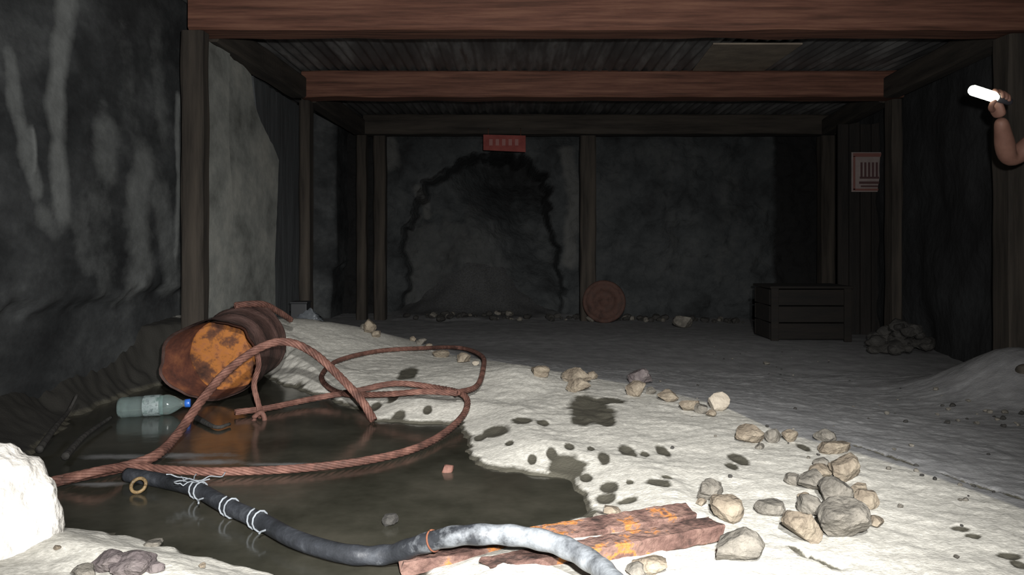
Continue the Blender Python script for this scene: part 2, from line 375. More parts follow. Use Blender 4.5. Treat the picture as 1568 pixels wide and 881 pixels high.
# ceiling: corrugated sheets
cxs = np.arange(-2.2, 3.7, .0095); cys = [-.6, 1.5, 3.0, 4.2, 5.2, 6.15, 7.2, 8.2, 9.8]
cv = [(x, y, 2.015+.011*math.sin(x*2*math.pi/.076)+.012*math.sin(y*1.7+x)) for x in cxs for y in cys]
mobj('ceiling', cv, grid_faces(len(cxs), len(cys), True), M_corr)

# ------------------------------------------------------------------ timber sets
def P3(u, Y): return (u-CX)/F*Y
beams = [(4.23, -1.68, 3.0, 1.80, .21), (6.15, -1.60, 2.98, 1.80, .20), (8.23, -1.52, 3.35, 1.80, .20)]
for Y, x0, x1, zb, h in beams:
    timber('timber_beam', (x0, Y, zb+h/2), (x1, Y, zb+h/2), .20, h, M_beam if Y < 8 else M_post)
def post(x, Y, w, d=.14, top=1.80, m=None):
    timber('timber_post', (x, Y, Hs(x, Y)-.05), (x, Y, top-.012), w, d, m or M_post)
post(-1.648, 4.145, .115, .10); post(-1.60, 6.20, .08); post(-1.54, 8.2, .10); post(-1.36, 8.24, .12)
post(P3(900, 8.23), 8.23, .16); post(P3(1265, 8.23), 8.23, .14)
post(2.94, 6.14, .08); post(2.66, 4.24, .12, .16)
for xx, (y0, y1) in ((-1.66, (4.35, 6.04)), (-1.60, (6.27, 8.12))):
    timber('timber_wall_plate', (xx, y0, 1.87), (xx+.04, y1, 1.87), .12, .16, M_post)
timber('timber_wall_plate', (2.72, 4.35, 1.87), (2.88, 6.04, 1.87), .12, .16, M_post)
timber('timber_wall_plate', (2.95, 6.27, 1.87), (3.22, 8.12, 1.87), .12, .16, M_post)

# grey rendered panel with broken edge, between first and second set on the left
def panel(name, px, X, th, m):
    pts = []
    for u, v in px:
        Y = -X*F/(CX-u); pts.append((Y, min(CH-(v-HZ)/F*Y, 1.785)))
    q = []
    for i in range(len(pts)):
        a = pts[i]; b = pts[(i+1) % len(pts)]; k = max(1, int(math.hypot(a[0]-b[0], a[1]-b[1])/.05))
        for s in range(k):
            t = s/k; y = a[0]+(b[0]-a[0])*t; z = a[1]+(b[1]-a[1])*t
            q.append((y+.012*noise.noise(Vector((y*14, z*14, 1))), z+.012*noise.noise(Vector((y*14, z*14, 8)))))
    bm = bmesh.new(); f = bm.faces.new([bm.verts.new((X, y, z)) for y, z in q])
    r = bmesh.ops.extrude_face_region(bm, geom=[f]); 
    for g in r['geom']:
        if isinstance(g, bmesh.types.BMVert): g.co.x -= th
    bmesh.ops.recalc_face_normals(bm, faces=bm.faces)
    me = bpy.data.meshes.new(name); bm.to_mesh(me); bm.free(); me.materials.append(m)
    o = bpy.data.objects.new(name, me); sc.collection.objects.link(o); return o
pe = empty('rendered_wall_panel', (-1.66, 4.8, 1.0))
M_board = mat('board_dark', [(.035,.038,.04),(.08,.086,.09)], scale=4, stretch=(1,3,.4))
for i, o in enumerate([panel('slab_front', [(313,60),(352,60),(350,200),(357,330),(352,475),(313,490)], -1.625, .04, M_panel),
          panel('slab_main', [(348,60),(372,85),(385,115),(390,160),(403,195),(418,222),(427,245),(424,330),(421,400),(422,480),(345,490),(348,330)], -1.655, .06, M_panel),
          panel('weathered_board', [(388,100),(458,150),(460,480),(424,490)], -1.70, .03, M_board)]):
    o.parent = pe; o.matrix_parent_inverse = Matrix.Translation(-Vector(pe.location))

# ceiling board
def slab(name, a, b, c, d, th, m, parent=None):
    a, b, c, d = map(Vector, (a, b, c, d)); n = (b-a).cross(c-a).normalized()*th
    vs = [a, b, c, d, a+n, b+n, c+n, d+n]
    o = mobj(name, vs, [(0,3,2,1),(4,5,6,7),(0,1,5,4),(1,2,6,5),(2,3,7,6),(3,0,4,7)], m, parent, smooth=False)
    bv = o.modifiers.new('bevel', 'BEVEL'); bv.width = min(.004, th*.3 if th > 0 else -th*.3); bv.segments = 2
    return o
slab('ceiling_patch_board', (1.30,5.15,1.975),(1.88,5.15,1.975),(1.90,6.0,1.985),(1.36,6.0,1.985), .012, M_ply)
# ------------------------------------------------------------------ signs
rs = empty('red_hanging_sign', (P3(772,8.05), 8.05, 1.7))
a, b = P(740,206,8.05), P(805,230,8.05)
def signrel(o, e): o.parent = e; o.matrix_parent_inverse = Matrix.Translation(-Vector(e.location))
M_red = mat('faded_red_paint', [(.12,.024,.020),(.20,.05,.042)], scale=8, bump=.1)
signrel(slab('plate', (a.x,8.05,b.z),(b.x,8.05,b.z-.02),(b.x,8.05,a.z-.01),(a.x,8.05,a.z), -.012, M_red), rs)
M_ltr = flat('sign_lettering', (.20,.09,.08), .8)
for i in range(5):
    x0 = a.x+.06+i*.065
    signrel(slab('letter', (x0,8.036,b.z+.045),(x0+.035,8.036,b.z+.045),(x0+.035,8.036,b.z+.11),(x0,8.036,b.z+.11), .002, M_ltr), rs)
for xx in (a.x+.05, b.x-.05):
    vs_, fs_ = tube_geo([Vector((xx,8.055,a.z-.02)), Vector((xx,8.06,a.z+.05)), Vector((xx,8.09,1.85))], .003, 5)
    signrel(mobj('hanger_wire', vs_, fs_, M_rust), rs)
# boarded partition on the right with notice
bp_e = empty('boarded_partition', (3.1, 7.05, .8))
M_bd = mat('tarred_board', [(.006,.0055,.005),(.016,.013,.011)], scale=5, stretch=(3,3,.4))
x0 = P3(1283, 7.05); x1 = 3.28
k = 4
for i in range(k):
    xa = x0+(x1-x0)*i/k+.004; xb = x0+(x1-x0)*(i+1)/k-.004
    signrel(slab('board', (xa,7.05,-.16),(xb,7.05,-.16),(xb,7.05,1.74+.02*(i%2)),(xa,7.05,1.74), -.03, M_bd), bp_e)
ns = empty('safety_notice', (P3(1331,7.0), 7.0, 1.3))
a, b = P(1304,233,7.0), P(1357,294,7.0)
signrel(slab('backing', (a.x,7.0,b.z),(b.x,7.0,b.z),(b.x,7.0,a.z),(a.x,7.0,a.z), -.01, mat('notice_paper', [(.15,.12,.11),(.22,.18,.17)], scale=6, bump=.05)), ns)
M_ink = flat('notice_ink', (.05,.02,.02), .8); M_inkr = flat('notice_border', (.13,.05,.04), .8)
def rect(nm, ux0, uy0, ux1, uy1, m):
    w = b.x-a.x; h = a.z-b.z
    signrel(slab(nm, (a.x+w*ux0,6.989,b.z+h*uy0),(a.x+w*ux1,6.989,b.z+h*uy0),(a.x+w*ux1,6.989,b.z+h*uy1),(a.x+w*ux0,6.989,b.z+h*uy1), .002, m), ns)
rect('border_top', .03,.88,.97,.97, M_inkr); rect('border_left', .03,.05,.09,.9, M_inkr); rect('border_right', .91,.05,.97,.9, M_inkr)
rect('border_bottom', .03,.03,.97,.08, M_inkr)
for i in range(5): rect('symbol_bar', .24+i*.11, .38, .30+i*.11, .74, M_ink)
rect('symbol_bar_low', .22,.33,.78,.38, M_ink); rect('text_line', .2,.20,.8,.26, M_ink); rect('text_line', .25,.12,.75,.16, M_ink)

# ------------------------------------------------------------------ rocks
def rock_geo(size, seed, sub=3, cuts=9, lo=.5):
    rnd = random.Random(seed); bm = bmesh.new(); bmesh.ops.create_icosphere(bm, subdivisions=sub, radius=1)
    planes = []
    for _ in range(cuts):
        n = Vector((rnd.gauss(0,1), rnd.gauss(0,1), rnd.gauss(0,1))).normalized(); planes.append((n, rnd.uniform(lo, .82)))
    so = rnd.random()*100
    for v in bm.verts:
        p = v.co.copy()
        for _ in range(2):
            for n, d in planes:
                k = p.dot(n)
                if k > d: p -= n*(k-d)
        p *= 1+.07*noise.noise(p*2+Vector((so,0,0)))+.06*noise.noise(p*5+Vector((so,5,0)))+.03*noise.noise(p*13+Vector((so,5,0)))
        v.co = p
    mx = [max(abs(v.co[i]) for v in bm.verts) for i in range(3)]
    for v in bm.verts:
        v.co = Vector((v.co.x/mx[0]*size[0]*.5, v.co.y/mx[1]*size[1]*.5, v.co.z/mx[2]*size[2]*.5))
        if v.co.z < -size[2]*.42: v.co.z = -size[2]*.42
    vs = [v.co.copy() for v in bm.verts]; fs = [tuple(x.index for x in f.verts) for f in bm.faces]; bm.free()
    return vs, fs
rcount = 0
def rock(u, v, w, h, kind, name='rock', flatd=.8, Y=None):
    """u, v: lowest visible point of the stone"""
    global rcount; rcount += 1
    p = G(u, v) if Y is None else P(u, v, Y)
    s = p.y/F; W_, H_ = w*s*1.06, h*s*1.04
    vs, fs = rock_geo((W_, W_*flatd, H_), 100+rcount*7, 4 if w > 34 else 3, 11)
    o = mobj(name, vs, fs, ROCKS[kind], smooth=False); o.rotation_euler = (0, 0, random.uniform(-.3, .3))
    o.location = (p.x, p.y+W_*flatd*.4, Hw(p.x, p.y+W_*flatd*.4)+H_*.40)
    return o
T_, GR, PU, DK, PA = 0, 1, 2, 3, 4
for r in [(563,511,24,25,T_),(575,518,14,12,T_),(555,506,12,10,GR),(645,530,16,13,GR),(632,523,10,9,T_),(655,536,14,10,T_),(676,549,28,15,T_),(708,558,24,18,T_),(728,560,12,10,PA),
 (828,580,30,20,T_),(866,585,18,14,GR),(887,602,38,24,T_),(885,590,44,26,T_),(908,583,16,14,T_),(983,590,40,26,PU),(975,609,30,26,T_),(998,606,16,14,GR),(1024,617,34,20,T_),(1058,634,30,20,T_),(1076,636,24,18,GR),(1100,632,40,32,PA),(1090,640,16,12,T_),
 (1153,682,46,30,T_),(1187,681,26,24,GR),(1212,680,26,24,T_),(1268,680,34,22,GR),(1284,698,54,20,T_),(1300,742,50,44,T_),(1250,758,50,34,GR),(1215,745,26,20,GR),(1285,780,54,46,GR),(1333,782,36,32,T_),(1262,735,40,22,T_),
 (1090,770,46,36,GR),(1115,806,54,48,T_),(1187,794,54,28,GR),(1242,796,44,34,GR),(1240,838,66,54,T_),(1305,834,82,66,GR),(1345,812,24,20,T_),
 (1133,876,84,58,GR),(998,884,54,24,T_),(975,888,34,22,GR),(937,793,34,16,T_),(918,796,20,12,GR),(597,808,26,20,DK),(85,850,14,9,T_),(232,838,30,12,GR),(308,872,12,9,T_),
 (155,884,60,34,PU),(195,892,70,34,PU),(232,880,30,16,PU),(125,893,40,24,GR),(1435,600,9,7,GR),(1452,650,8,6,DK),(1175,560,10,6,GR),(1480,770,10,6,GR),(1380,780,10,7,GR),
 (1235,770,22,16,T_),(1268,792,26,22,GR),(1320,760,26,22,T_),(1148,668,18,12,GR),(1165,690,16,10,GR),(1075,778,16,12,T_),(1260,716,24,14,GR)]:
    rock(*r)
# boulder heaped with sand, bottom left
o = mobj('boulder', *rock_geo((.28,.28,.37), 5, 5, 3, .9), mat('white_sandy_rock', [(.48,.46,.42),(.68,.66,.62)], scale=12, bump=.8, bscale=60, bdist=.008))
o.location = (-1.085, 1.64, .105)
# rubble mass along back wall foot and gravel field
def rubble(name, items, kinds):
    vs = []; fs = []; mi = []
    for i, (x, y, z, s) in enumerate(items):
        a, b = rock_geo((s, s*.9, s*.7), 900+i*3+len(items), 2, 7); off = len(vs)
        rot = Euler((0, 0, random.random()*6)).to_matrix()
        vs += [rot@v+Vector((x, y, z+s*.25)) for v in a]; fs += [tuple(k+off for k in f) for f in b]; mi += [i % len(kinds)]*len(b)
    o = mobj(name, vs, fs, [ROCKS[k] for k in kinds], smooth=False); o.data.polygons.foreach_set('material_index', mi); return o
it = []
for _ in range(110):
    x = random.choice([random.uniform(.35,.85), random.uniform(-1.2,3.0), random.uniform(1.1,2.4), random.uniform(-.9,.2)]); y = 8.45-abs(random.gauss(0,.15)); it.append((x, y, Hs(x, y), random.uniform(.03,.11)))
rubble('back_wall_rubble', it, [DK, DK, GR, DK])
it = []
for _ in range(380):
    u = random.uniform(560, 1560); v = random.choice([random.uniform(560, 880), random.gauss(680, 60)])
    if v < 540: continue
    x, y = ground_pt(u, v, .02)
    if in_pool(x, y): continue
    if abs(y-float(bound_y(x))) > random.expovariate(1/.3): continue
    it.append((x, y, Hs(x, y), random.uniform(.006,.018)))
for _ in range(40):
    x = random.uniform(1.4, 2.1); y = random.uniform(2.4, 6); it.append((x, y, Hs(x, y), random.uniform(.006,.014)))
for _ in range(30):
    x = random.gauss(2.0,.15); y = random.gauss(3.3,.2); it.append((x, y, Hs(x, y), random.uniform(.01,.03)))
rubble('gravel', it, [GR, DK, GR, DK])
# dark heap beside crate
it = []
for _ in range(50):
    x = 2.76+random.gauss(0,.10); y = 5.65+random.gauss(0,.10); h = .26*math.exp(-((x-2.76)/.16)**2)
    it.append((min(x,2.92), y, Hs(x, y)+random.uniform(0, h*.7), random.uniform(.07,.16)))
rubble('dark_rubble_heap', it, [DK])
rock(1050, 503, 34, 24, GR, 'concrete_block')

# ------------------------------------------------------------------ crate
cr_e = empty('wooden_crate', (2.4, 6.5, .1))
M_cr = mat('crate_wood', [(.004,.0035,.003),(.010,.0075,.0055)], scale=6, stretch=(.4,3,3))
xa, xb, y0, y1 = 2.06, 2.70, 6.35, 6.75; zb = -.10
for i in range(3):
    z0 = zb+.02+i*.135
    for (p, q, r, s) in [((xa,y0,z0),(xb,y0,z0),(xb,y0,z0+.125),(xa,y0,z0+.125)), ((xa,y1,z0),(xb,y1,z0),(xb,y1,z0+.125),(xa,y1,z0+.125))]:
        signrel(slab('plank', p, q, r, s, -.02, M_cr), cr_e)
    for X in (xa+.02, xb):
        signrel(slab('plank', (X,y0+.03,z0),(X,y1-.01,z0),(X,y1-.01,z0+.125),(X,y0+.03,z0+.125), -.02, M_cr), cr_e)
for X in (xa, xb-.06):
    signrel(slab('batten', (X,y0-.004,zb),(X+.06,y0-.004,zb),(X+.06,y0-.004,zb+.43),(X,y0-.004,zb+.43), .02, M_cr), cr_e)
signrel(slab('lid', (xa-.01,y0-.03,zb+.425),(xb+.01,y0-.03,zb+.425),(xb+.01,y1+.03,zb+.425),(xa-.01,y1+.03,zb+.425), .02, M_cr), cr_e)

# ------------------------------------------------------------------ rusty disc leaning on back wall
def lathe(profile, sides=40, wob=0, seed=0):
    vs = []; fs = []
    for i, (r, h) in enumerate(profile):
        for k in range(sides):
            a = 2*math.pi*k/sides; rr = r*(1+wob*noise.noise(Vector((math.cos(a)*1.5, math.sin(a)*1.5, seed+h*2))))
            vs.append((rr*math.cos(a), rr*math.sin(a), h))
    for i in range(len(profile)-1):
        for k in range(sides):
            k2 = (k+1) % sides; fs.append((i*sides+k, i*sides+k2, (i+1)*sides+k2, (i+1)*sides+k))
    return vs, fs
vs_, fs_ = lathe([(.0005,.030),(.05,.028),(.054,.034),(.11,.022),(.115,.014),(.17,.008),(.178,.020),(.205,.026),(.218,.012),(.218,-.01),(.19,-.012),(.0005,-.012)], 56)
o = mobj('rusty_drum_lid', vs_, fs_, mat('rust_lid', [(.026,.015,.012),(.065,.033,.025),(.045,.027,.022)], scale=9, bump=.5))
o.rotation_euler = (math.radians(78), 0, 0); o.location = (P3(925,8.05), 8.05, Hs(.92,8.05)+.21)

# ------------------------------------------------------------------ rusty barrel
be = empty('rusty_barrel', (0,0,0))
R = .176
L = .46
sides = 64
outer = [(.001,L),(R*.9,L),(R,L-.01),(R*1.03,L-.02),(R,L-.03),(R,.34),(R*1.035,.325),(R,.31),(R,.17),(R*1.035,.155),(R,.14),(R,.08),(R,.02),(R*1.03,.01),(R*1.03,0)]
inner = [(R*.97,0),(R*.96,.02),(R*.95,.08),(R*.95,.13)]
disc = [(R*.95,.13),(R*.90,.145),(R*.6,.155),(R*.3,.145),(.001,.14)]
def wobble(vs):
    out = []
    for x, y, z in vs:
        a = math.atan2(y, x); r = math.hypot(x, y)
        d = 1-.12*math.exp(-((a-1.3)/.5)**2)*(1-z/L)+.06*noise.noise(Vector((x*9, y*9, z*7)))
        mouth = max(0, 1-z/.10)
        # torn, flattened skirt on the lower-left side of the mouth
        fl = math.exp(-((abs(a)-math.pi*.93)/.6)**2)*mouth*(r > R*.9)
        d += .34*fl
        out.append((x*d, y*d, z-.02*fl+.03*noise.noise(Vector((math.cos(a)*3, math.sin(a)*3, 4)))*mouth+(.03*(x/R) if z > .125 and z < .16 and r < R*.93 else 0)))
    return out
M_drum = mat('barrel_rusted_paint', [(.028,.015,.012),(.062,.034,.028),(.11,.066,.057)], scale=7, rough=.75, bump=.8, bscale=30, bdist=.01)
vs_, fs_ = lathe(outer, sides); shell = mobj('shell', wobble(vs_), fs_, M_drum, be)
vs_, fs_ = lathe(inner, sides); inn = mobj('inner_wall', wobble(vs_), fs_, M_rust, be)
vs_, fs_ = lathe(disc, sides); dk = mobj('inner_bottom', wobble(vs_), fs_, M_orange, be)
d = Vector((-.02, 1, .08)).normalized(); x = Vector((1,0,0)); x = (x-d*x.dot(d)).normalized(); y = d.cross(x)
M = Matrix((x, y, d)).transposed().to_4x4(); M.translation = P(334, 554, 3.45); be.matrix_world = M
# ------------------------------------------------------------------ cables
ce = empty('rusty_steel_cable')
r0 = .0165
A_ = [G(60,744,.02),G(130,729,.02),G(200,714,.02),G(240,697,.03),P(270,668,2.72),P(310,612,2.88),P(350,567,3.03),P(400,532,3.15),P(440,524,3.2),P(480,541,3.2),P(520,577,3.15),P(553,613,3.1),G(572,645,.01)]
cable('arched_run', A_, r0*1.0, M_cable, ce)
B_ = [G(85,740,.015),G(150,722,.04),G(200,716,.02),G(260,720,.015),G(330,723,.015),G(450,719,.015),G(560,706,.015),G(640,686,.015),G(690,657,.02),G(714,628,.02),G(709,605,.03),G(665,594,.03),G(605,589,.03),G(545,600,.03),G(480,611,.025),G(410,626,.02),G(360,632,.02)]
cable('pool_run', B_, r0*.78, M_cable, ce)
C_ = [G(700,603,.05),G(730,592,.04),G(740,565,.03),G(737,545,.025),G(705,533,.02),G(645,534,.02),G(580,538,.02),G(520,552,.02),G(494,573,.02),G(500,592,.02),G(530,606,.04),G(590,604,.05),G(650,600,.06),G(700,603,.055)]
cable('loop', C_, r0*.75, M_cable, ce)
cable('end_by_barrel', [P(360,468,3.75),P(400,466,3.85),P(425,477,4.0),P(445,490,4.15)], r0, M_cable, ce)
cable('hanging_end', [P(392,533,3.17),P(396,560,3.2),P(389,590,3.22),P(397,625,3.2),P(399,648,3.15)], r0*.7, M_cable, ce)
vs_, fs_ = tube_geo(catmull([P(388,640,3.12),P(400,632,3.12),P(405,645,3.12),P(394,652,3.12),P(388,642,3.12)], .006), .010, 8)
mobj('cable_clamp', vs_, fs_, M_cable, ce)

# ------------------------------------------------------------------ hose
he = empty('rubber_hose')
hp = [G(195,728,.02),G(250,738,.02),G(300,750,.025),G(345,775,.025),G(400,800,.025),G(455,830,.025),G(530,850,.025),G(595,852,.032),P(645,834,1.655),P(700,821,1.62),P(780,820,1.60),P(850,833,1.56),P(905,860,1.48),P(940,893,1.38),P(965,940,1.26),P(985,1010,1.1)]
path = catmull(hp, .008)
vs_, fs_ = tube_geo(path, lambda t: .0205+.0012*math.sin(t*200)*(t>.5), 16)
ho = mobj('hose_body', vs_, fs_, M_hose, he)
n_ = len(path); set_attr(ho, 'dusty', [min(1, max(0, (path[i].x+.42)/.45))*.55+.03 for i in range(n_) for k in range(16)])
M_tie = mat('frayed_cord', [(.10,.11,.12),(.22,.24,.26)], scale=20, bump=.2)
def ring(idx, tail):
    T, N, B = frames(path); p = path[idx]
    loop = [p+(N[idx]*math.cos(a)+B[idx]*math.sin(a))*.0235+T[idx]*.004*a for a in [2*math.pi*k/12 for k in range(22)]]
    loop = loop+[loop[-1]+Vector((.006*math.sin(s*1.3), -.01*s, -.0)) for s in range(1, tail)]
    for q in loop: q.z = max(q.z, .004)
    a, b = tube_geo(loop, .0026, 5); mobj('cord_tie', a, b, M_tie, he)
def near_idx(u, v):
    q = G(u, v, .025); return min(range(n_), key=lambda i: (path[i]-q).length)
for (u, v), tl in (((300,750),12),((345,776),5),((386,795),10)): ring(near_idx(u, v), tl)
rnd = random.Random(3); i0 = near_idx(296, 749)
for s in range(9):
    p0 = path[i0+s-3]; pts = [p0+Vector((0,0,.022))]
    dr = Vector((rnd.uniform(-.014,.012), rnd.uniform(-.02,.014), 0))
    for k in range(5): pts.append(pts[-1]+dr+Vector((rnd.uniform(-.008,.008), rnd.uniform(-.01,.01), rnd.uniform(-.008,.008))))
    for q in pts: q.z = max(q.z, .006)
    a, b = tube_geo(catmull(pts,.006), .0018, 5); mobj('cord_strand', a, b, M_tie, he)
for uu in (664,):
    i = min(range(n_), key=lambda i: abs(CX+path[i].x/path[i].y*F-uu)+(0 if path[i].y < 1.8 else 999)); T, N, B = frames(path)
    a, b = tube_geo([path[i]+(N[i]*math.cos(a)+B[i]*math.sin(a))*.0215 for a in [2*math.pi*k/20 for k in range(21)]], .002, 5); mobj('hose_band', a, b, M_rust, he)

# ------------------------------------------------------------------ rusty steel bars (thick flat sections, pitted)
def bar(name, a, b, w, h, roll, seed):
    a = Vector(a); b = Vector(b); x = (b-a).normalized(); y = Vector((0,0,1)).cross(x).normalized(); z = x.cross(y)
    c = .003
    sec = [(-w/2+c,h)]+[(-w/2+w*t/6, h) for t in range(1,6)]+[(w/2-c,h),(w/2,h-c),(w/2,h*.5),(w/2,c),(w/2-c,0),(-w/2+c,0),(-w/2,c),(-w/2,h*.5),(-w/2,h-c)]
    n = 160; vs = []; fs = []; L = (b-a).length; ns = len(sec)
    for i in range(n+1):
        t = L*i/n
        for k, (p, q) in enumerate(sec):
            e = .0018*noise.noise(Vector((t*45, p*60, seed+q*40))); f = .0028*noise.noise(Vector((t*60, p*70, seed+4)))
            ee = .016*noise.noise(Vector((p*40, q*40, seed))) if i in (0, n) else 0
            pp = p*math.cos(roll)-q*math.sin(roll); qq = p*math.sin(roll)+q*math.cos(roll)
            vs.append(a+x*(t+ee)+y*(pp+e)+z*(qq+f))
    for i in range(n):
        for k in range(ns):
            k2 = (k+1) % ns; fs.append((i*ns+k, i*ns+k2, (i+1)*ns+k2, (i+1)*ns+k))
    fs.append(tuple(range(ns))[::-1]); fs.append(tuple(n*ns+k for k in range(ns)))
    return mobj(name, vs, fs, M_steel, smooth=False)
b = G(1058,806); a = G(612,884)
bar('rusty_steel_bar', a+Vector((0,.02,.004)), b+Vector((0,.02,.004)), .066, .032, math.radians(8), 1.3)
dl = (b-a).normalized(); pn = Vector((dl.y, -dl.x, 0))*.100
bar('rusty_steel_bar', a+pn+dl*.16+Vector((0,0,.003)), b+pn+dl*.01+Vector((0,.012,.004)), .060, .036, math.radians(2), 7.7)

# ------------------------------------------------------------------ plastic bottle
bo = empty('plastic_bottle')
M_pet = bpy.data.materials.new('clear_plastic'); n, l = nodes(M_pet); bb = n['Principled BSDF']
bb.inputs['Base Color'].default_value = (.60,.74,.72,1); bb.inputs['Roughness'].default_value = .10; bb.inputs['Transmission Weight'].default_value = .90; bb.inputs['IOR'].default_value = 1.3
Rb = .041
prof = [(.001,.006),(.012,.004),(.022,0),(.036,.004),(Rb,.016),(Rb,.04),(Rb*.95,.045),(Rb,.05),(Rb,.085),(Rb*.95,.09),(Rb,.095),(Rb,.165),(Rb*.94,.172),(Rb,.18),(Rb*.96,.195),(.03,.218),(.018,.236),(.0135,.244),(.0135,.252),(.017,.254),(.0135,.257),(.0135,.262)]
vs_, fs_ = lathe(prof, 32); mobj('bottle_body', vs_, fs_, M_pet, bo)
M_lab = mat('bottle_label', [(.05,.07,.07),(.20,.24,.24),(.08,.12,.11)], scale=45, bump=0, rough=.4)
vs_, fs_ = lathe([(Rb+.001,.10),(Rb+.0015,.102),(Rb+.0015,.160),(Rb+.001,.162)], 32); mobj('label', vs_, fs_, M_lab, bo)
vs_, fs_ = lathe([(.0135,.254),(.0165,.255),(.017,.262),(.017,.272),(.0155,.275),(.001,.275)], 24); mobj('cap', vs_, fs_, flat('blue_cap', (.02,.10,.40), .35), bo)
pa = P(181,626,3.18); pb = P(281,617,3.22); pa.z = .035; pb.z = .045
d = (pb-pa).normalized(); x = Vector((0,0,1)); x = (x-d*x.dot(d)).normalized(); y = d.cross(x)
M = Matrix((x, y, d)).transposed().to_4x4(); M.translation = pa; bo.matrix_world = M
# small metal ring and rust lump lying in the shallow water
vs_, fs_ = tube_geo([G(212,744,.02)+Vector((.020*math.cos(a),.012*math.sin(a),.016*math.sin(a))) for a in [2*math.pi*k/24 for k in range(25)]], .005, 8)
mobj('metal_ring', vs_, fs_, mat('dull_brass', [(.06,.04,.02),(.22,.15,.07)], scale=30, rough=.5))
p = G(686,724); vs_, fs_ = rock_geo((.04,.03,.03), 77, 3); o = mobj('rusty_fragment', vs_, fs_, M_cable); o.location = p+Vector((0,0,.008))
# driftwood / wet debris against the left wall
for pts in ([G(60,690,.02),G(85,655,.05),P(105,630,3.0),P(118,605,3.05)], [G(100,700,.02),G(130,668,.02),G(170,640,.02)], [G(300,640,.01),G(330,655,.01),G(352,650,.01)]):
    a, b = tube_geo(catmull(pts,.01), lambda t: .012*(1-.5*t), 8); mobj('wet_stick', a, b, ROCKS[3])
# dark metal box and crumpled sheet at foot of left wall, behind the bank
bxe = empty('small_metal_box', (-1.45, 5.6, .1))
q = Vector((P3(456,5.45), 5.45, Hs(-1.46, 5.45)-.01))
M_box = flat('dark_painted_metal', (.012,.013,.015), .5)
signrel(slab('body', q+Vector((-.05,0,0)), q+Vector((.06,0,0)), q+Vector((.06,.12,0)), q+Vector((-.05,.12,0)), .18, M_box), bxe)
signrel(slab('lid', q+Vector((-.055,-.005,.18)), q+Vector((.065,-.005,.18)), q+Vector((.065,.125,.18)), q+Vector((-.055,.125,.18)), .012, M_box), bxe)
vs_, fs_ = rock_geo((.20,.16,.14), 42, 4, 14); vs_ = [v*(1+.25*noise.noise(v*45)) for v in vs_]
o = mobj('crumpled_plastic_sheet', vs_, fs_, mat('plastic_sheet', [(.05,.055,.062),(.11,.12,.13)], scale=10, rough=.35)); o.location = (P3(474,5.3), 5.3, Hs(-1.35,5.3)+.05)

# ------------------------------------------------------------------ person holding a lamp (mostly beyond the right edge)
pe = empty('person')
M_skin = mat('skin', [(.125,.062,.046),(.185,.098,.072)], scale=12, rough=.6, bump=.15, bscale=80, bdist=.002)
M_shirt = mat('dark_shirt', [(.02,.022,.03),(.04,.042,.05)], scale=8, bump=.4)
M_trs = mat('work_trousers', [(.025,.022,.02),(.05,.045,.04)], scale=8, bump=.4)
M_boot = mat('muddy_boots', [(.03,.025,.02),(.09,.08,.065)], scale=12, bump=.4)
elb = P(1543,248,3.34); wri = P(1532,180,3.23)
fy = Hs(2.45, 3.5)
def skinmesh(name, verts, edges, radii, mats, root=0, sub=2):
    me = bpy.data.meshes.new(name); me.from_pydata([tuple(v) for v in verts], edges, []); o = bpy.data.objects.new(name, me); sc.collection.objects.link(o)
    m = o.modifiers.new('skin', 'SKIN'); m.branch_smoothing = .3
    for i, r in enumerate(radii):
        rr = r if isinstance(r, tuple) else (r, r); me.skin_vertices[0].data[i].radius = rr; me.skin_vertices[0].data[i].use_root = (i == root)
    s = o.modifiers.new('sub', 'SUBSURF'); s.levels = sub; s.render_levels = sub
    bpy.context.view_layer.update(); dg = bpy.context.evaluated_depsgraph_get()
    nm = bpy.data.meshes.new_from_object(o.evaluated_get(dg)); bpy.data.objects.remove(o)
    nm.polygons.foreach_set('use_smooth', [True]*len(nm.polygons)); nm.materials.clear()
    for mm in mats: nm.materials.append(mm)
    o = bpy.data.objects.new(name, nm); sc.collection.objects.link(o); o.parent = pe; return o
px_, py_ = 2.45, 3.50
V = [(px_,py_,.84),(px_+.01,py_,.98),(px_,py_,1.12),(px_-.01,py_,1.25),(px_-.01,py_,1.33),(px_-.02,py_,1.40),(px_-.03,py_,1.46),   #0-6 spine/neck
     (px_-.06,py_-.13,1.27),(2.345,3.31,1.235),tuple(elb.lerp(Vector((2.345,3.31,1.235)),.5)),tuple(elb),tuple(elb.lerp(wri,.35)),tuple(elb.lerp(wri,.75)),tuple(wri),  #7-13 left arm
     (px_,py_+.13,1.28),(px_+.03,py_+.20,1.23),(px_+.12,py_+.23,.98),(px_+.17,py_+.22,.80),(px_+.16,py_+.22,.73), #14-18 right arm
     (px_,py_-.09,.78),(px_-.02,py_-.11,.46),(px_+.02,py_-.12,fy+.10),(px_+.0,py_-.12,fy+.045),(px_-.16,py_-.14,fy+.035), #19-23
     (px_,py_+.09,.78),(px_-.01,py_+.12,.46),(px_+.03,py_+.13,fy+.10),(px_+.01,py_+.13,fy+.045),(px_-.15,py_+.15,fy+.035)] #24-28
E = [(0,1),(1,2),(2,3),(3,4),(4,5),(5,6),(3,7),(7,8),(8,9),(9,10),(10,11),(11,12),(12,13),(3,14),(14,15),(15,16),(16,17),(17,18),(0,19),(19,20),(20,21),(21,22),(22,23),(0,24),(24,25),(25,26),(26,27),(27,28)]
Rr = [.135,.12,.13,.13,.075,.055,.055,.075,.062,.05,.041,.044,.032,.027,.075,.06,.042,.034,.027,.085,.06,.045,.042,.04,.085,.06,.045,.042,.04]
body = skinmesh('body', V, E, Rr, [M_shirt, M_skin, M_trs, M_boot])
up_mid = Vector(V[9])
